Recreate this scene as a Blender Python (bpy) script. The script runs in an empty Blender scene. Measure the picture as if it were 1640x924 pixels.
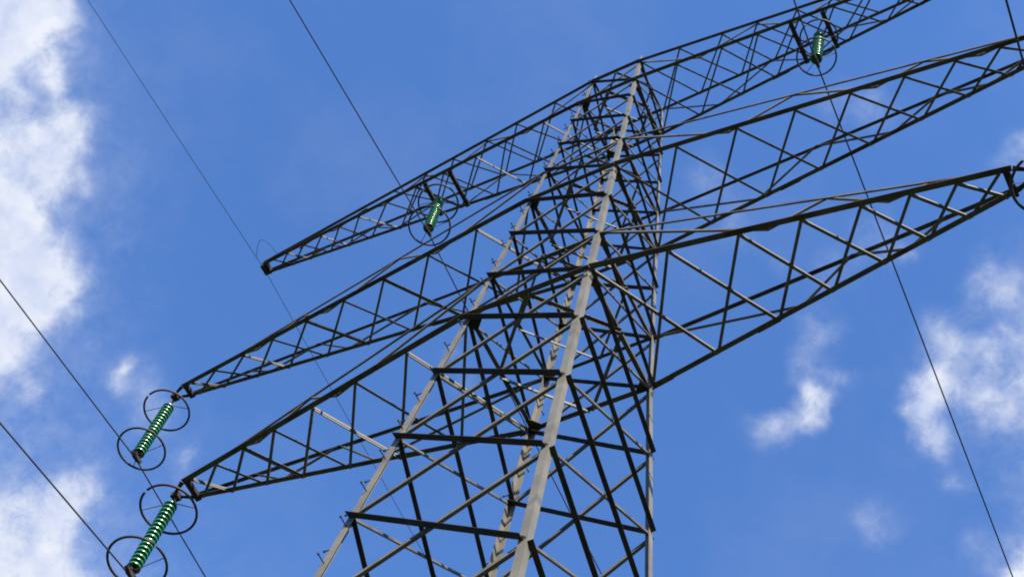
import bpy, math, random
from mathutils import Vector, Matrix
random.seed(4)
S = 1.4                       # metres per survey unit
GZ = 27.27                    # height of the lowest cross arm above the ground
sc = bpy.context.scene
col = sc.collection

# ------------------------------------------------------------------ camera
R = ((0.8781518714, 0.4519857756, 0.1567103995),
     (-0.3472691768, 0.8276015777, -0.4409985798),
     (-0.3290188591, 0.3328430367, 0.8837206025))       # rows: right, down, forward
CAM = Vector((6.651308 * S, -8.09913 * S, -18.303555 * S + GZ))
FOC = 2332.574
cd = bpy.data.cameras.new('camera'); cam = bpy.data.objects.new('camera', cd); col.objects.link(cam)
r, dn, fw = (Vector(x) for x in R)
cam.matrix_world = Matrix.Translation(CAM) @ Matrix((r, -dn, -fw)).transposed().to_4x4()
cd.sensor_fit = 'HORIZONTAL'; cd.sensor_width = 36; cd.lens = FOC / 1640 * 36
cd.clip_start = 0.1; cd.clip_end = 5000
sc.camera = cam
def ray(x, y):                # direction of sight, used only to aim the clouds in the sky
    return (r * ((x - 820) / FOC) + dn * ((y - 462) / FOC) + fw).normalized()
def pix(p):
    v = Vector(p) - CAM
    return 820 + FOC * v.dot(r) / v.dot(fw), 462 + FOC * v.dot(dn) / v.dot(fw), v.dot(fw)

# ------------------------------------------------------------------ light
SUN = Vector((0.66, -0.50, 0.70)).normalized()
sd = bpy.data.lights.new('sun', 'SUN'); sun = bpy.data.objects.new('sun', sd); col.objects.link(sun)
sd.energy = 5.0; sd.angle = math.radians(0.5); sd.color = (1.0, 0.95, 0.86)
sun.rotation_euler = SUN.to_track_quat('Z', 'Y').to_euler()
sun.location = (0, 0, 80)
w = bpy.data.worlds.new('World'); sc.world = w; w.use_nodes = True
nt = w.node_tree; N = nt.nodes; L = nt.links; N.clear()
def nd(t, **k):
    n = N.new(t)
    for a, b in k.items(): setattr(n, a, b)
    return n
def mth(op, a, b=None, clamp=False):
    n = nd('ShaderNodeMath', operation=op); n.use_clamp = clamp
    for i, q in enumerate((a, b)):
        if q is None: continue
        if isinstance(q, (int, float)): n.inputs[i].default_value = q
        else: L.new(q, n.inputs[i])
    return n.outputs[0]
out = nd('ShaderNodeOutputWorld')
sky = nd('ShaderNodeTexSky', sky_type='NISHITA')
sky.sun_disc = False
sky.sun_elevation = math.asin(SUN.z); sky.sun_rotation = math.atan2(SUN.x, SUN.y)
sky.altitude = 300; sky.air_density = 1.0; sky.dust_density = 0.0; sky.ozone_density = 2.2
SKY_TINT = (0.46, 0.665, 0.94, 1); SKY_STR = 0.15
mt = nd('ShaderNodeMix', data_type='RGBA', blend_type='MULTIPLY'); mt.inputs[0].default_value = 1
L.new(sky.outputs[0], mt.inputs[6]); mt.inputs[7].default_value = SKY_TINT
bg = nd('ShaderNodeBackground'); bg.inputs[1].default_value = SKY_STR; L.new(mt.outputs[2], bg.inputs[0])
tc = nd('ShaderNodeTexCoord')
nrm = nd('ShaderNodeVectorMath', operation='NORMALIZE'); L.new(tc.outputs['Generated'], nrm.inputs[0])
# clouds: (aim x, aim y, radius in thousandths of a radian, density)
CL = [(-50, -10, 48, 1.5), (10, 30, 24, 1.1), (60, 30, 18, .85), (85, 15, 14, .6), (45, 85, 14, .5), (-20, 90, 24, .8), (85, 125, 9, 1.2), (108, 190, 12, .9), (122, 220, 10, .8), (95, 245, 13, .7), (65, 225, 12, .5), (20, 215, 16, .45), (55, 285, 16, .60), (-30, 270, 26, .9), (0, 330, 22, 1.1), (35, 370, 18, 1.0), (60, 430, 18, 1.0), (85, 455, 14, .9), (20, 450, 24, 1.2), (-30, 470, 34, 1.5), (40, 500, 16, .9),
      (-20, 560, 20, .9), (5, 580, 10, .4), (80, 400, 12, .5), (122, 290, 8, .35), (0, 920, 28, 1.0), (65, 890, 19, .95), (120, 930, 14, .6), (110, 800, 14, .9), (145, 770, 10, .7), (95, 825, 12, .8), (10, 840, 18, .55), (40, 810, 14, .45), (205, 595, 10, .62), (195, 615, 8, .4), (235, 655, 16, .30), (55, 630, 9, .5), (250, 620, 10, .35),
      (1288, 640, 11, 1.0), (1316, 655, 9, .8), (1275, 668, 10, .6), (1245, 692, 11, .5), (1215, 700, 12, .38), (1295, 590, 14, .36), (1310, 530, 18, .42), (1345, 610, 12, .35),
      (1480, 635, 12, 1.4), (1464, 668, 10, .9), (1495, 598, 12, .7), (1500, 530, 13, .50), (1530, 560, 11, .40), (1525, 620, 10, .45), (1575, 575, 11, .55), (1600, 655, 12, .60), (1640, 610, 12, .35), (1500, 700, 11, .85), (1565, 640, 12, .55), (1620, 545, 10, .3), (1550, 500, 10, .25),
      (1665, 915, 18, 1.7), (1625, 930, 11, .9), (1408, 838, 15, .45), (1560, 880, 12, .3), (1535, 775, 10, .3), (1605, 460, 16, .5), (1645, 235, 15, .55), (1395, 175, 18, .42), (1130, 290, 20, .36), (1330, 150, 15, .32),
      (1400, 380, 18, .30), (1330, 430, 16, .30), (1240, 420, 16, .24), (1440, 410, 9, .42), (1180, 360, 15, .3), (300, 740, 12, .4), (740, 620, 12, .3), (720, 570, 10, .25), (-210, 300, 130, 1), (1850, 620, 100, .9), (-120, 1120, 150, .9)]
# cloud field warp
wn = nd('ShaderNodeTexNoise'); wn.inputs['Scale'].default_value = 30; wn.inputs['Detail'].default_value = 4
L.new(nrm.outputs[0], wn.inputs['Vector'])
wsub = nd('ShaderNodeVectorMath', operation='SUBTRACT'); L.new(wn.outputs['Color'], wsub.inputs[0]); wsub.inputs[1].default_value = (.5, .5, .5)
wsc = nd('ShaderNodeVectorMath', operation='SCALE'); L.new(wsub.outputs[0], wsc.inputs[0]); wsc.inputs['Scale'].default_value = .035
wad = nd('ShaderNodeVectorMath', operation='ADD'); L.new(nrm.outputs[0], wad.inputs[0]); L.new(wsc.outputs[0], wad.inputs[1])
wnn = nd('ShaderNodeVectorMath', operation='NORMALIZE'); L.new(wad.outputs[0], wnn.inputs[0])
tot = None
for cx, cy, rad, den in CL:
    dv = nd('ShaderNodeVectorMath', operation='DISTANCE'); L.new(wnn.outputs[0], dv.inputs[0]); dv.inputs[1].default_value = ray(cx, cy)
    g = mth('DIVIDE', dv.outputs['Value'], rad / 1000 * 1.0)
    g = mth('MULTIPLY', g, g); g = mth('MULTIPLY', g, -1.0); g = mth('EXPONENT', g); g = mth('MULTIPLY', g, den)
    if tot is None: tot = g
    else:                                                      # 1-(1-a)(1-b) keeps overlaps soft
        tot = mth('MAXIMUM', tot, g) if den < .0 else mth('SUBTRACT', mth('ADD', tot, g), mth('MULTIPLY', mth('MULTIPLY', tot, g), .55))
n1 = nd('ShaderNodeTexNoise'); n1.inputs['Scale'].default_value = 26; n1.inputs['Detail'].default_value = 9; n1.inputs['Roughness'].default_value = .66
n1.inputs['Distortion'].default_value = .0
L.new(nrm.outputs[0], n1.inputs['Vector'])
f1 = mth('SUBTRACT', n1.outputs['Fac'], .5); f1 = mth('MULTIPLY', f1, 1.75)
dens = mth('ADD', mth('MULTIPLY', tot, 1.12), mth('MULTIPLY', f1, mth('ADD', mth('MULTIPLY', tot, .9), .12)))
n3 = nd('ShaderNodeTexNoise'); n3.inputs['Scale'].default_value = 75; n3.inputs['Detail'].default_value = 9; n3.inputs['Roughness'].default_value = .7; n3.inputs['Distortion'].default_value = .6
L.new(nrm.outputs[0], n3.inputs['Vector'])
dens = mth('ADD', dens, mth('MULTIPLY', mth('MULTIPLY', mth('SUBTRACT', n3.outputs['Fac'], .5), 1.7), mth('ADD', mth('MULTIPLY', tot, .8), .03)))
dens = mth('SUBTRACT', dens, .07)
mr = nd('ShaderNodeMapRange', interpolation_type='SMOOTHSTEP'); mr.inputs['From Min'].default_value = 0.0; mr.inputs['From Max'].default_value = 1.55
L.new(dens, mr.inputs['Value'])
n4 = nd('ShaderNodeTexNoise'); n4.inputs['Scale'].default_value = 6; n4.inputs['Detail'].default_value = 7; n4.inputs['Roughness'].default_value = .6
L.new(wnn.outputs[0], n4.inputs['Vector'])
veil = mth('MULTIPLY', mth('MAXIMUM', mth('SUBTRACT', n4.outputs['Fac'], .46), 0), .24)
cover = mth('ADD', mr.outputs[0], veil, True)
n2 = nd('ShaderNodeTexNoise'); n2.inputs['Scale'].default_value = 34; n2.inputs['Detail'].default_value = 6; L.new(wnn.outputs[0], n2.inputs['Vector'])
cr = nd('ShaderNodeValToRGB'); cr.color_ramp.elements[0].position = .36; cr.color_ramp.elements[0].color = (.62, .70, .92, 1)
cr.color_ramp.elements[1].position = .62; cr.color_ramp.elements[1].color = (.86, .90, 1.0, 1); L.new(n2.outputs['Fac'], cr.inputs[0])
bgc = nd('ShaderNodeBackground'); bgc.inputs[1].default_value = 0.46; L.new(cr.outputs[0], bgc.inputs[0])
mx = nd('ShaderNodeMixShader'); L.new(cover, mx.inputs[0]); L.new(bg.outputs[0], mx.inputs[1]); L.new(bgc.outputs[0], mx.inputs[2])
L.new(mx.outputs[0], out.inputs[0])
vs = sc.view_settings; vs.view_transform = 'Standard'; vs.look = 'None'; vs.exposure = 1.1; vs.gamma = 1; vs.use_curve_mapping = False
sc.render.engine = 'CYCLES'; sc.cycles.filter_width = 1.9
sc.render.resolution_x = 1024; sc.render.resolution_y = 576

# ------------------------------------------------------------------ materials
def material(name, c1, c2, scale, rough=(.45, .7), metal=0.0, bump=0.0, streak=None, **extra):
    m = bpy.data.materials.new(name); m.use_nodes = True; t = m.node_tree; b = t.nodes['Principled BSDF']
    co = t.nodes.new('ShaderNodeTexCoord'); ge = t.nodes.new('ShaderNodeNewGeometry')
    no = t.nodes.new('ShaderNodeTexNoise'); no.inputs['Scale'].default_value = scale; no.inputs['Detail'].default_value = 6; no.inputs['Roughness'].default_value = .65
    t.links.new(ge.outputs['Position'], no.inputs['Vector'])
    cr = t.nodes.new('ShaderNodeValToRGB'); e = cr.color_ramp.elements
    e[0].position = .35; e[0].color = (*c1, 1); e[1].position = .65; e[1].color = (*c2, 1)
    t.links.new(no.outputs['Fac'], cr.inputs[0]); last = cr.outputs[0]
    if streak:
        n2 = t.nodes.new('ShaderNodeTexNoise'); n2.inputs['Scale'].default_value = streak[1]; n2.inputs['Detail'].default_value = 8
        t.links.new(ge.outputs['Position'], n2.inputs['Vector'])
        mp = t.nodes.new('ShaderNodeMapRange'); mp.inputs['From Min'].default_value = streak[2]; mp.inputs['From Max'].default_value = streak[2] + .12
        mp.inputs['To Max'].default_value = streak[3]
        t.links.new(n2.outputs['Fac'], mp.inputs['Value'])
        mi = t.nodes.new('ShaderNodeMix'); mi.data_type = 'RGBA'; t.links.new(mp.outputs[0], mi.inputs[0]); t.links.new(last, mi.inputs[6]); mi.inputs[7].default_value = (*streak[0], 1); last = mi.outputs[2]
    t.links.new(last, b.inputs['Base Color']); b.inputs['Specular IOR Level'].default_value = .3
    rr = t.nodes.new('ShaderNodeMapRange'); rr.inputs['To Min'].default_value = rough[0]; rr.inputs['To Max'].default_value = rough[1]
    t.links.new(no.outputs['Fac'], rr.inputs['Value']); t.links.new(rr.outputs[0], b.inputs['Roughness'])
    b.inputs['Metallic'].default_value = metal
    if bump:
        bu = t.nodes.new('ShaderNodeBump'); bu.inputs['Strength'].default_value = bump; bu.inputs['Distance'].default_value = .01
        t.links.new(no.outputs['Fac'], bu.inputs['Height']); t.links.new(bu.outputs[0], b.inputs['Normal'])
    for k, v in extra.items(): b.inputs[k.replace('_', ' ')].default_value = v
    return m
M = dict(
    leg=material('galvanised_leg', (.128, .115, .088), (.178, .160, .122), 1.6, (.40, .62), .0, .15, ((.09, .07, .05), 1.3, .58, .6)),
    steel=material('galvanised_brace', (.088, .074, .054), (.150, .128, .094), 2.2, (.5, .7), .0, .1, ((.05, .032, .022), 1.7, .56, .7)),
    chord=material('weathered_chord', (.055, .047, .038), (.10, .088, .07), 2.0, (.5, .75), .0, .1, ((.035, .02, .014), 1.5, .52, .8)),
    rust=material('rusty_fitting', (.06, .03, .02), (.15, .085, .05), 9, (.55, .8), .0, .2),
    gusset=material('dark_gusset', (.025, .016, .012), (.045, .030, .022), 5, (.6, .8), .1, .2),
    ring=material('aged_ring', (.035, .025, .02), (.06, .042, .032), 6, (.5, .7), .0),
    wire=material('aluminium_strand', (.02, .02, .022), (.035, .035, .035), 20, (.5, .7), .0),
    glass=material('green_glass', (.014, .155, .036), (.025, .22, .058), 4, (.20, .34), 0, 0, Transmission_Weight=.15, IOR=1.5, Coat_Weight=.12, Coat_Roughness=.2),
    dark=material('shade_painted_brace', (.030, .022, .016), (.058, .045, .033), 2.0, (.8, .95), .0, .1, ((.10, .085, .065), 1.9, .66, .4), Specular_IOR_Level=.1),  # shaded copy of the brace steel, underside darkness put into the colour
    concrete=material('footing_concrete', (.26, .25, .23), (.38, .36, .33), 4, (.8, .95), 0, .3),
    grass=material('field_grass', (.016, .026, .009), (.038, .050, .017), .35, (.9, 1), 0, .0, ((.055, .052, .028), .06, .55, .5)),
)

# ------------------------------------------------------------------ mesh helpers
def P(x, y, z): return Vector((x * S, y * S, z * S + GZ))
def newobj(name, verts, faces, m, parent=None, smooth=False):
    me = bpy.data.meshes.new(name); me.from_pydata([tuple(v) for v in verts], [], faces); me.validate(); me.update()
    if smooth: me.polygons.foreach_set('use_smooth', [True] * len(me.polygons))
    me.materials.append(m)
    o = bpy.data.objects.new(name, me); col.objects.link(o)
    if parent: o.parent = parent
    return o
class MB:
    def __init__(s): s.v = []; s.f = []
    def add(s, v, f):
        k = len(s.v); s.v += [Vector(q) for q in v]; s.f += [tuple(i + k for i in q) for q in f]; return s
    def lbar(s, a, b, u, n, w1, w2=None, t=None, tb=1.0):
        """steel angle from a to b; flange w1 along u, flange w2 along n; tb = taper at b"""
        w2 = w2 or w1; t = t or w1 * .11
        ax = (b - a).normalized(); u = (u - ax * u.dot(ax)).normalized(); n = (n - ax * n.dot(ax)); n = (n - u * n.dot(u)).normalized()
        pr = [(0, 0), (w1, 0), (w1, t), (t, t), (t, w2), (0, w2)]
        v = [a + u * p + n * q for p, q in pr] + [b + (u * p + n * q) * tb for p, q in pr]
        f = [(i, (i + 1) % 6, (i + 1) % 6 + 6, i + 6) for i in range(6)] + [(3, 2, 1, 0), (5, 4, 3, 0), (6, 7, 8, 9), (6, 9, 10, 11)]
        return s.add(v, f)
    def box(s, c, ex, ey, ez):
        c = Vector(c); v = [c + ex * i + ey * j + ez * k for i in (-1, 1) for j in (-1, 1) for k in (-1, 1)]
        return s.add(v, [(0, 1, 3, 2), (4, 6, 7, 5), (0, 4, 5, 1), (2, 3, 7, 6), (0, 2, 6, 4), (1, 5, 7, 3)])
    def bar(s, a, b, w1, h, up=Vector((0, 0, 1))):
        ax = (b - a).normalized(); sd_ = ax.cross(up)
        if sd_.length < 1e-3: sd_ = ax.cross(Vector((1, 0, 0)))
        sd_.normalize(); u = sd_.cross(ax)
        return s.box((a + b) / 2, (b - a) / 2, sd_ * w1 / 2, u * h / 2)
    def tube(s, pts, rad, n=8, closed=False, caps=True):
        k = len(s.v); m = len(pts); prev = None
        for i, p in enumerate(pts):
            q0 = pts[(i - 1) % m] if (closed or i > 0) else p; q1 = pts[(i + 1) % m] if (closed or i < m - 1) else p
            ax = (q1 - q0).normalized()
            if prev is None: prev = ax.cross(Vector((0, 0, 1)) if abs(ax.z) < .9 else Vector((1, 0, 0)))
            u = (prev - ax * prev.dot(ax)).normalized(); prev = u; v_ = ax.cross(u)
            for j in range(n):
                a = 2 * math.pi * j / n; s.v.append(p + (u * math.cos(a) + v_ * math.sin(a)) * rad)
        for i in range(m if closed else m - 1):
            for j in range(n):
                a0 = k + i * n + j; a1 = k + i * n + (j + 1) % n; b0 = k + ((i + 1) % m) * n + j; b1 = k + ((i + 1) % m) * n + (j + 1) % n
                s.f.append((a0, a1, b1, b0))
        if caps and not closed:
            s.f.append(tuple(k + j for j in range(n))[::-1]); s.f.append(tuple(k + (m - 1) * n + j for j in range(n)))
        return s
    def lathe(s, prof, n=24, org=Vector((0, 0, 0))):
        k = len(s.v)
        for rr, z in prof:
            for j in range(n):
                a = 2 * math.pi * j / n; s.v.append(org + Vector((rr * math.cos(a), rr * math.sin(a), z)))
        for i in range(len(prof) - 1):
            for j in range(n):
                s.f.append((k + i * n + j, k + i * n + (j + 1) % n, k + (i + 1) * n + (j + 1) % n, k + (i + 1) * n + j))
        s.f.append(tuple(k + j for j in range(n))[::-1]); s.f.append(tuple(k + (len(prof) - 1) * n + j for j in range(n)))
        return s
    def build(s, name, m, parent=None, smooth=False): return newobj(name, s.v, s.f, m, parent, smooth)
def tag(o, label=None, cat=None, group=None, kind=None):
    if label: o['label'] = label
    if cat: o['category'] = cat
    if group: o['group'] = group
    if kind: o['kind'] = kind
    return o
def empty(name, loc):
    o = bpy.data.objects.new(name, None); o.location = loc; o.empty_display_size = .3; col.objects.link(o); return o
def hold(o, root):
    """parent a mesh given in world coordinates under a thing whose origin is not at zero"""
    o.parent = root; o.matrix_parent_inverse = Matrix.Translation(-Vector(root.location)); return o
UP = Vector((0, 0, 1)); XX = Vector((1, 0, 0)); YY = Vector((0, 1, 0))

# ------------------------------------------------------------------ ground, with an added rim of unseen hills
g = MB(); nG = 90; ext = 1500
for i in range(nG + 1):
    for j in range(nG + 1):
        x = (i / nG * 2 - 1); y = (j / nG * 2 - 1); x = math.copysign(abs(x) ** 2, x) * ext; y = math.copysign(abs(y) ** 2, y) * ext
        d = math.hypot(x, y); g.v.append(Vector((x, y, 0 if d < 40 else (math.sin(x * .012) + math.cos(y * .009)) * min(1, (d - 40) / 200) * 2 - .02 + max(0, min(1, (d - 90) / 420)) ** 2 * (105 + 18 * math.sin(math.atan2(y, x) * 5) + 9 * math.sin(math.atan2(y, x) * 13 + 1)))))  # far terrain raised into unseen hills, added to block bright horizon light
for i in range(nG):
    for j in range(nG):
        a = i * (nG + 1) + j; g.f.append((a, a + nG + 1, a + nG + 2, a + 1))
tag(g.build('ground', M['grass'], None, True), kind='structure')

# ------------------------------------------------------------------ tower body
Z = {-4: -7.033, -3: -5.1628, -2: -3.3979, -1: -1.6733, 0: 0.0, 1: 1.4679, 2: 3.1063, 3: 4.5548, 4: 6.0986, 5: 7.474, 6: 8.859, 7: 9.9911, 8: 11.4262}
zz = -7.033
gu = -GZ / S
steps_ = [1.95, 2.05, 2.15, 2.2, 2.25]
for i, s_ in enumerate(steps_): zz -= s_; Z[-5 - i] = zz
Z[-10] = gu + .25
YR = 1.04218
def hw(z):
    if z < 0: return 1 + (.3696 / 7.033) * -z
    if z < 4.5548: return 1 - (1 - .8254) * z / 4.5548
    return .8254 + (.5669 - .8254) * (z - 4.5548) / (11.4262 - 4.5548)
SG = {'A': (1, -1), 'B': (-1, -1), 'C': (1, 1), 'D': (-1, 1)}
def corner(l, z): q = hw(z); return P(SG[l][0] * q, SG[l][1] * q * YR, z)
def node(l, k): return corner(l, Z[k])
def legw(z): return (.098 if z < 0 else .086 if z < 4.55 else .070) * S
tower = tag(empty('transmission_tower', (0, 0, 0)), 'tall grey galvanised steel lattice pylon with six tapering cross arms, seen from below', 'pylon')
legs = {}
for l in 'ABCD':
    sx, sy = SG[l]; mb = MB(); cuts = [gu + .1, 0, 4.5548, 11.4262 + .07]
    for a, b in zip(cuts[:-1], cuts[1:]):
        wd = legw((a + b) / 2); pa, pb = corner(l, a), corner(l, b)
        if a > 0: pa = pa + Vector((-sx, -sy, 0)) * .006
        mb.lbar(pa, pb, XX * -sx, YY * -sy, wd, wd, wd * .10)
    for zc in (0, 4.5548, -7.9):                      # splice plates
        wd = legw(zc + .1) * .82; pc = corner(l, zc)
        ax = (corner(l, zc + .01) - corner(l, zc - .01)).normalized()
        for u, n in ((XX * -sx, YY * sy), (YY * -sy, XX * sx)):
            mb.box(pc + u * (wd * .62) + n * .011, ax * .32, u * wd * .5, n * .009)
            for i in range(-3, 4, 2):
                for j in (-.25, .25): mb.box(pc + u * (wd * (.62 + j)) + n * .028 + ax * (i * .085), ax * .016, u * .016, n * .010)
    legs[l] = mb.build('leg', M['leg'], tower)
    if l in 'AB':
        pt_ = corner(l, 11.48) + Vector((-sx, -sy, 0)) * .03; MB().tube([pt_ - UP * .15, pt_ + UP * .40], .03, 8).tube([pt_ + UP * .40, pt_ + UP * .62], .018, 6).build('lightning_spike', M['leg'], tower)
    f = MB(); pg = corner(l, gu); f.lathe([(.55, -.3), (.55, .05), (.50, .12), (.34, .42), (.34, .45)], 20, Vector((pg.x, pg.y, 0))); f.build('footing', M['concrete'], tower)
# step bolts up two legs
pin = MB(); pin.tube([Vector((0, 0, 0)), Vector((0, 0, .17))], .011, 6); pin.tube([Vector((0, 0, .17)), Vector((0, 0, .195))], .02, 6)
pin0 = None
def put_pins(l, z0, z1, stp):
    global pin0
    sx, sy = SG[l]; z = z0; i = 0
    while z < z1:
        n = XX * sx if i % 2 else YY * sy; u = YY * -sy if i % 2 else XX * -sx
        p = corner(l, z) + u * legw(z) * .45 + n * .0
        if pin0 is None: o = pin.build('step_bolt', M['ring'], legs[l]); pin0 = o
        else: o = pin0.copy(); col.objects.link(o); o.parent = legs[l]
        o.location = p; o.rotation_euler = (n + Vector((0, 0, .05))).to_track_quat('Z', 'Y').to_euler()
        z += stp; i += 1
put_pins('B', -9.0, 11.2, .36)
put_pins('D', -8.0, 1.0, .72)

FACES = [('B', 'A', Vector((0, -1, 0))), ('A', 'C', Vector((1, 0, 0))), ('C', 'D', Vector((0, 1, 0))), ('D', 'B', Vector((-1, 0, 0)))]  # left leg, right leg seen from outside
cand = []
lowest, top_k = -10, 8
for k in range(lowest, top_k):
    for L1, R1, n in FACES:
        zl, zh = Z[k], Z[k + 1]; b = (.070 if zl < 0 else .060 if zl < 4.5 else .048) * S * (1 if abs(n.y) > .5 else .72)
        for typ in (0, 1):
            if typ == 0: a, c = node(L1, k + 1), node(R1, k)       # high left to low right: outside, flange outwards
            else: a, c = node(L1, k), node(R1, k + 1)              # low left to high right: inside, flange inwards
            ax = (c - a).normalized(); along = (node(R1, k) - node(L1, k)).normalized()
            lw_ = legw((zl + zh) / 2)
            a = a + ax * lw_ * .25; c = c - ax * lw_ * .25
            nn = n.copy(); tl = lw_ * .10
            u = nn.cross(ax); u = u if u.z > 0 else -u
            off = nn * .004 if typ == 0 else -nn * (tl + .004)
            q = u * (-b * .5)
            mb = MB(); 
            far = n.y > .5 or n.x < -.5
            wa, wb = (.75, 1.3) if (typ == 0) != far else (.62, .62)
            mb.lbar(a + off + q, c + off + q, u, nn if typ == 0 else -nn, b * wa, b * wb)
            # end bolts
            for e_, s_ in ((a, 1), (c, -1)):
                for j in (.5, 1.15): mb.box(e_ + ax * (s_ * b * j) + off * 1 + (nn if typ == 0 else -nn) * (b * .11 + .006), ax * .016, u * .016, nn * .012)
            xa = pix(a); xc = pix(c)
            inview = min(xa[1], xc[1]) < 990
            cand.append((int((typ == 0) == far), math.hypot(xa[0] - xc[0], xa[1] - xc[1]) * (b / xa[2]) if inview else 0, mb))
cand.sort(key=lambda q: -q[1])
for typ, sc_, mb in cand[:100]: mb.build('body_brace', M['dark'] if typ == 0 else M['steel'], tower)  # braces showing unlit undersides get the shade-darkened copy
rest = MB()
for typ, sc_, mb in cand[100:]: rest.add(mb.v, mb.f)
tag(rest.build('body_brace', M['steel'], tower), kind='stuff')

# horizontal frames where the arms meet the body
def frame(k, diamond, rails=True, b=.06):
    b *= S
    for L1, R1, n in FACES:
        a, c = node(L1, k), node(R1, k); t = legw(Z[k]) * .1 + .02
        a = a - n * t; c = c - n * t
        if abs(n.x) > .5 and rails:
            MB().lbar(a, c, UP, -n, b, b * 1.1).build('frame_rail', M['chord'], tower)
    if diamond:
        mids = [(node(L1, k) + node(R1, k)) / 2 - n * .03 for L1, R1, n in FACES]
        for i in range(4):
            a, c = mids[i], mids[(i + 1) % 4]; ax = (c - a).normalized(); side = ax.cross(UP)
            MB().lbar(a - UP * .012, c - UP * .012, side, UP if i % 2 else -UP, b * .85, b * .85).build('plan_brace', M['steel'], tower)
for k in (0, 3, 7): frame(k, True)
for k in (1, 4, 8): frame(k, True, True, .045)
# dark gusset plates inside the corners at the arm levels
for k in (0, 3, 7):
    for l in 'ABCD':
        sx, sy = SG[l]; c = node(l, k); g_ = (.21 if k == 0 else .16) * S
        u, v = XX * -sx, YY * -sy; o = c + u * .03 + v * .03 - UP * .02
        pts = [o, o + u * g_, o + u * g_ + v * g_ * .28, o + u * g_ * .28 + v * g_, o + v * g_]
        mb = MB(); mb.add(pts + [p + UP * .014 for p in pts], [(4, 3, 2, 1, 0), (5, 6, 7, 8, 9)] + [(i, (i + 1) % 5, (i + 1) % 5 + 5, i + 5) for i in range(5)])
        mb.build('gusset_plate', M['gusset'], tower)

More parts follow.
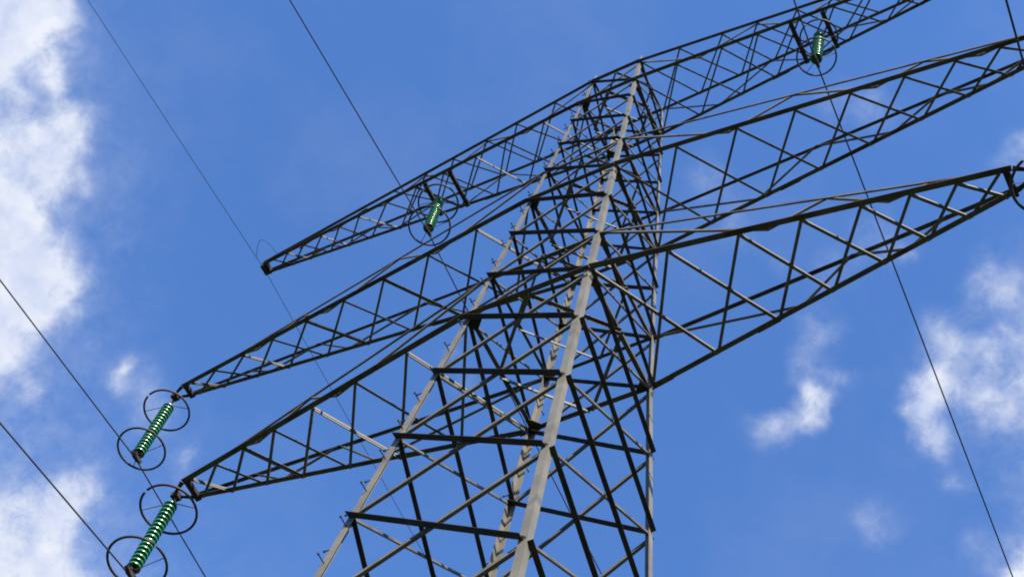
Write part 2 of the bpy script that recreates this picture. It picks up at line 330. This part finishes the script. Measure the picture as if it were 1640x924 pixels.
# ------------------------------------------------------------------ cross arms
ARMS = {0: dict(L=6.66, e=.157, dz=.031, s=.10, top=1, t=[.195, .37, .52, .66, .773, .878, .972], zig=[(0, 1), (.438, 0), (.584, 1), (.72, 0), (.83, 1)]),
        3: dict(L=8.664, e=.109, dz=-.105, s=.10, top=4, t=[.138, .27, .395, .51, .62, .722, .81, .90, .972], zig=[(0, 1), (.25, 0), (.394, 1), (.56, 0), (.665, 1), (.77, 0), (.85, 1)]),
        7: dict(L=8.919, e=.109, dz=.143, s=.11, top=8, t=[.107, .22, .31, .41, .495, .59, .68, .745, .805, .865, .92, .965], zig=[(0, 1), (.16, 0), (.305, 1), (.40, 0), (.50, 1), (.60, 0), (.685, 1), (.76, 0), (.82, 1), (.88, 0)])}
NAMES = {0: 'lowest', 3: 'middle', 7: 'topmost'}
armc = []
for k, A in ARMS.items():
    for sx in (-1, 1):
        ch = {}
        for sy in (-1, 1):
            l = {(1, -1): 'A', (-1, -1): 'B', (1, 1): 'C', (-1, 1): 'D'}[(sx, sy)]
            tipb = P(sx * A['L'], sy * A['e'], Z[k] + A['dz']); tipt = P(sx * A['L'], sy * A['e'], Z[k] + A['dz'] + A['s'])
            ch[(sy, 0)] = (node(l, k), tipb); ch[(sy, 1)] = (node(l, A['top']), tipt)
        cb = (.078 if k == 0 else .070 if k == 3 else .064) * S; ct = cb * (.66 if k < 7 else .95)
        body = MB()
        for (sy, tp), (a, c) in ch.items():
            if tp == 0:
                body.lbar(a, c, YY * -1, UP, cb * (1.12 if sy < 0 else 1.0), cb * .72, cb * .11)
            else:
                cq = ct * (.75 if sy < 0 and k < 7 else 1); body.lbar(a, c, YY * -1 if k == 7 else YY * -sy, -UP if k < 7 else UP, cq, cq * .9, cq * .12)
        # end plate and splice plates
        for sy in (-1, 1):
            a, c = ch[(sy, 0)]
            for tt in (.30, ) if k else (.0, .31):
                p = a.lerp(c, tt); ax = (c - a).normalized(); body.box(p + YY * sy * .008 + UP * cb * .35 + ax * .25, ax * .26, YY * .008, UP * cb * .42)
        # the body's own crossing: bottom and top chords run through between the two sides
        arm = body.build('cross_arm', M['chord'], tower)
        arm['label'] = NAMES[k] + ' cross arm on the ' + ('left' if sx < 0 else 'right') + ' side of the pylon'
        e0 = (ch[(-1, 0)][1] + ch[(1, 0)][1]) / 2
        if k != 7:
            pl = MB(); hy = A['e'] * S
            pl.bar(e0 + YY * hy * 1.25 - XX * sx * .10, e0 - YY * hy * 1.25 - XX * sx * .10, .13, .10)
            for sy in (-1, 1):
                q0 = e0 + YY * sy * hy * .9; q1 = e0 + XX * sx * .36 + YY * sy * .07 - UP * .02
                cc = ch[(sy, 0)][1]; pl.lbar(cc, e0 + XX * sx * .40 + YY * sy * .03, YY * -1, UP, cb * 1.0, cb * .6, tb=.45)
            pl.box(e0 + XX * sx * .36, XX * .09, YY * .10, UP * .075)
            pl.build('end_plate', M['gusset'], arm)
        else:
            pl = MB(); pl.box(e0 + UP * .06, XX * .12, YY * (A['e'] * S * 1.15), UP * .10); pl.build('end_plate', M['gusset'], arm)
            for tt, xx in ((None, 3.86), (None, 4.50)):
                t = (xx - hw(Z[7])) / (A['L'] - hw(Z[7]))
                qa = ch[(-1, 0)][0].lerp(ch[(-1, 0)][1], t); qb = ch[(1, 0)][0].lerp(ch[(1, 0)][1], t)
                MB().bar(qa - UP * .055, qb - UP * .055, .12, .10).build('hanger_beam', M['gusset'], arm)
        bw = (.045 if k == 0 else .041 if k == 3 else .034) * S
        def pt(sy, tp, t): a, c = ch[(sy, tp)]; return a.lerp(c, t)
        ts = [0.0] + A['t']
        for layer in ((0, 1) if k == 7 else (0,)):
            for i in range(len(ts) - 1):
                t0, t1 = ts[i], ts[i + 1]
                if layer == 1 and t0 > .58: continue
                for typ in (0, 1):
                    if typ == 0: a, c = pt(-1, layer, t0), pt(1, layer, t1)
                    else: a, c = pt(-1, layer, t1), pt(1, layer, t0)
                    ax = (c - a).normalized(); sd_ = ax.cross(UP)
                    lo = -.008 if typ == 0 else .016
                    down = (typ == 0 and sx > 0) or (typ == 1 and sx < 0)
                    drop = False
                    if sx < 0 and typ == 1 and i % 2 == 0 and layer == 0: drop = True      # every other one has its web hanging down
                    if sx > 0 and typ == 0 and k == 0 and layer == 0: drop = False
                    mb = MB(); o = UP * (lo - (.0 if layer == 0 else .0))
                    if drop: mb.lbar(a + o, c + o, sd_ * (1 if sd_.y > 0 else -1), -UP, bw * .8, bw * .7)
                    else: near = sd_ if sd_.dot(Vector((.6, -.8, 0))) > 0 else -sd_
                    if not (k == 0 and sx > 0 and typ == 0): near = -near                       # web on the far side, except on the lowest right arm
                    mb.lbar(a + o + near * bw * .5, c + o + near * bw * .5, -near, UP, bw, bw * .8)
                    armc.append((a, c, bw, mb, arm))
        for sy in (-1, 1):
            for (t0, p0), (t1, p1) in zip(A['zig'][:-1], A['zig'][1:]):
                a, c = pt(sy, p0, t0), pt(sy, p1, t1); ax = (c - a).normalized(); n = YY * sy
                u = n.cross(ax); u = u if u.z > 0 else -u
                mb = MB(); b2 = bw * (1.0 if sy > 0 else .75); mb.lbar(a - n * .02, c - n * .02, u, -n, b2, b2)
                armc.append((a, c, b2, mb, arm))
def vis(q):
    a, c, b, mb, arm = q; xa, xc = pix(a), pix(c)
    mx_ = ((xa[0] + xc[0]) / 2, (xa[1] + xc[1]) / 2)
    if not (-20 < mx_[0] < 1660 and -20 < mx_[1] < 944): return 0
    return math.hypot(xa[0] - xc[0], xa[1] - xc[1]) * b / xa[2]
armc.sort(key=lambda q: -vis(q))
for a, c, b, mb, arm in armc[:100]: mb.build('arm_brace', M['steel'], arm)
rest = MB()
for a, c, b, mb, arm in armc[100:]: rest.add(mb.v, mb.f)
tag(rest.build('arm_brace', M['steel'], tower), kind='stuff')
# chords carried through the body at each arm level
for k in (0, 1, 3, 4, 7, 8):
    for l1, l2, sy in (('B', 'A', -1), ('D', 'C', 1)):
        b = (.078 if k == 0 else .070) * S * (.65 if k in (1, 4) else 1); a, c = node(l1, k), node(l2, k)
        a = a - YY * sy * (.002 if k not in (1, 4) else .03) + UP * .003; c = c - YY * sy * (.002 if k not in (1, 4) else .03) + UP * .003
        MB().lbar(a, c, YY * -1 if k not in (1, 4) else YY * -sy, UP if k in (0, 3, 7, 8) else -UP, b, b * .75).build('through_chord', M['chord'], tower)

# ------------------------------------------------------------------ insulator strings
def ring_mb(rad, rt, gap0, gapw=.07):
    mb = MB(); n = 56
    pts = [Vector((rad * math.cos(gap0 + gapw + (2 * math.pi - 2 * gapw) * i / n), rad * math.sin(gap0 + gapw + (2 * math.pi - 2 * gapw) * i / n), 0)) for i in range(n + 1)]
    mb.tube(pts, rt, 8); return mb
LEN = 1.98 * S
def make_string():
    root = empty('insulator_string', (0, 0, 0))
    mb = MB()                                          # top fitting: shackle, link, ball and yoke
    mb.bar(Vector((0, 0, .05)), Vector((0, 0, -.16)), .05, .05, XX); mb.box(Vector((0, 0, -.17)), XX * .08, YY * .05, UP * .025)
    mb.tube([Vector((math.cos(a) * .055, 0, .03 + math.sin(a) * .055)) for a in [i * math.pi / 6 for i in range(12)]], .014, 6, True)
    mb.build('top_link', M['rust'], root)
    nD = 17; z0 = -.19; zE = -LEN + .17; pitch = (z0 - zE) / nD
    disc = None
    for i in range(nD):
        if disc is None:
            m_ = MB(); h = pitch
            m_.lathe([(.030, -.025), (.055, -.030), (.120, -.045), (.150, -.080), (.155, -.118), (.149, -.126), (.134, -.110), (.118, -.124), (.104, -.104), (.084, -.118), (.072, -.096), (.035, -.090), (.030, -.025)], 28)
            disc = m_.build('glass_disc', M['glass'], root, True)
            cm = MB(); cm.lathe([(.020, .005), (.040, 0), (.048, -.045), (.030, -.052)], 14); cm.lathe([(.014, -.085), (.014, -h), (.010, -h - .004)], 8)
            cap = cm.build('cap', M['gusset'], disc, True); d = disc
        else:
            d = disc.copy(); col.objects.link(d); d.parent = root; c2 = cap.copy(); col.objects.link(c2); c2.parent = d
        d.location = (0, 0, z0 - i * pitch)
    # guard rings with their stays
    for zc, g0, nm in ((-.42, -1.9, 0), (-LEN + .40, -.35, 1)):
        rg = ring_mb(.46 * S, .030, g0).build('guard_ring', M['ring'], root, True); rg.location = (0, 0, zc)
        st = MB(); a0 = (.35, .35 + math.pi) if nm == 0 else (.2, 2.5)
        zt = -.17 - zc if nm == 0 else -LEN + .1 - zc
        for a in a0:
            e_ = Vector((math.cos(a), math.sin(a), 0)) * .47 * S; s0 = Vector((math.cos(a), math.sin(a), 0)) * .03 + UP * zt
            st.tube([s0, s0.lerp(e_, .5) + UP * .0, e_], .011, 6)
        st.build('stay', M['ring'], rg)
    mb = MB()                                          # suspension clamp: keeper boat with bolts along the wire
    mb.bar(Vector((0, 0, -LEN + .21)), Vector((0, 0, -LEN + .03)), .045, .03, XX)
    mb.box(Vector((0, 0, -LEN + .12)), XX * .05, YY * .05, UP * .02)
    m = len(mb.v)
    for s_ in (-1, 1):
        for a, b, h in ((0, .10, .06), (.10, .19, .045)): mb.box(Vector((0, s_ * (a + b) / 2, -LEN - (.0 if a == 0 else -.012))), XX * .040, YY * (b - a) / 2, UP * h)
    for yy in (-.07, .07): mb.box(Vector((0, yy, -LEN + .085)), XX * .05, YY * .018, UP * .03)
    mb.build('suspension_clamp', M['gusset'], root)
    return root
proto = make_string()
def copy_tree(o, parent=None):
    c = o.copy(); col.objects.link(c); c.parent = parent
    for ch_ in [q for q in col.objects if q.parent == o]: copy_tree(ch_, c)
    return c
SPOTS = [((-6.92, 0, -.04), 'green glass insulator string with two ring hoops at the tip of the lowest left arm'),
         ((-8.92, 0, 4.24), 'green glass insulator string with two ring hoops at the tip of the middle left arm'),
         ((-4.30, 0, 9.87), 'green glass insulator string hanging from midway along the topmost left arm'),
         ((4.28, 0, 10.06), 'foreshortened green glass insulator string hanging from midway along the topmost right arm'),
         ((7.00, 0, -.04), 'insulator string at the tip of the lowest right arm, cut off by the photo edge'),
         ((8.93, 0, 4.40), 'insulator string at the tip of the middle right arm, beyond the photo edge')]
TILT = [.035, .05, .10, -.04, 0, 0]
ends = []; LEAN = [0, 0, -.03, -.06, 0, 0]; RS = [1, .95, .92, .78, .95, .95]
for i, ((x, y, z), lab) in enumerate(SPOTS):
    o = proto if i == 0 else copy_tree(proto)
    for q in [q for q in col.objects if q.parent == o and q.name.startswith('guard_ring')]: q.scale = (RS[i], RS[i], 1)
    o.location = P(x, y, z); o.rotation_euler = (LEAN[i], -TILT[i], 0)
    tag(o, lab, 'insulator', 'glass insulator strings hanging from the cross arms')
    ends.append(P(x, y, z) + o.rotation_euler.to_matrix() @ Vector((0, 0, -LEN - .045)))

# ------------------------------------------------------------------ wires
def wire(name, base, am, sm, ap, sp, rad, label, grp, span=230):
    pts = []
    c = .0005 / S
    for i in range(-60, 61):
        y = math.copysign(abs(i / 60) ** 1.7, i) * span
        a, s_ = (am, sm) if y < 0 else (ap, sp); cc = s_ / (2 * 150)
        pts.append(Vector((base.x + a * abs(y), base.y + y, base.z - s_ * abs(y) + cc * y * y)))
    o = MB().tube(pts, rad, 8).build(name, M['wire'], None, True)
    return tag(o, label, 'power line' if grp.startswith('power') else 'earth wire', grp)
G1 = 'power conductors strung along the line'; G2 = 'thin earth wires above the conductors'
wire('power_line', ends[0], -.03, .088, -.01, .085, .018, 'dark conductor wire clamped under the lowest left insulator, leaving at the left edge', G1)
wire('power_line', ends[1], -.005, .072, -.01, .088, .018, 'dark conductor wire clamped under the insulator of the middle left arm', G1)
wire('power_line', ends[2], .005, .080, -.01, .084, .018, 'dark conductor wire clamped under the topmost left arm, passing behind the pylon', G1)
wire('power_line', ends[3], .065, .080, -.035, .096, .020, 'dark conductor wire clamped under the topmost right arm, running down to the lower right', G1)
wire('power_line', ends[4], .078, .085, 0, .085, .018, 'dark conductor of the lowest right arm, cutting across the upper right corner', G1)
wire('power_line', ends[5], 0, .085, 0, .085, .018, 'dark conductor wire under the middle right arm, beyond the photo edge', G1)
eb = P(-8.916, 0, 10.049)
wire('earth_wire', eb, .010, .084, 0, .080, .0095, 'thin earth wire passing under the tip of the topmost left arm', G2)
er = P(8.916, 0, 10.049)
wire('earth_wire', er, .0, .084, .0, .08, .0095, 'thin earth wire under the tip of the topmost right arm, beyond the photo edge', G2)
cl = MB(); cl.box(eb + UP * .05, XX * .03, YY * .09, UP * .05); cl.box(er + UP * .05, XX * .03, YY * .09, UP * .05); 
c_ = cl.build('earth_clamp', M['gusset'], tower)
# slack earthing lead from the wire to the topmost left arm
e1 = eb + Vector((0, -.55, .0)); e2 = P(-8.916 + .40, -.14, 10.23)
pts = []
for i in range(25):
    t = i / 24; p = e1.lerp(e2, t); s_ = math.sin(math.pi * t)
    pts.append(p + Vector((.10, -1.25, .35)) * s_ * .42)
tag(MB().tube(pts, .008, 6).build('earthing_lead', M['wire'], None, True), 'thin slack looped lead joining the earth wire to the topmost left arm tip', 'cable')
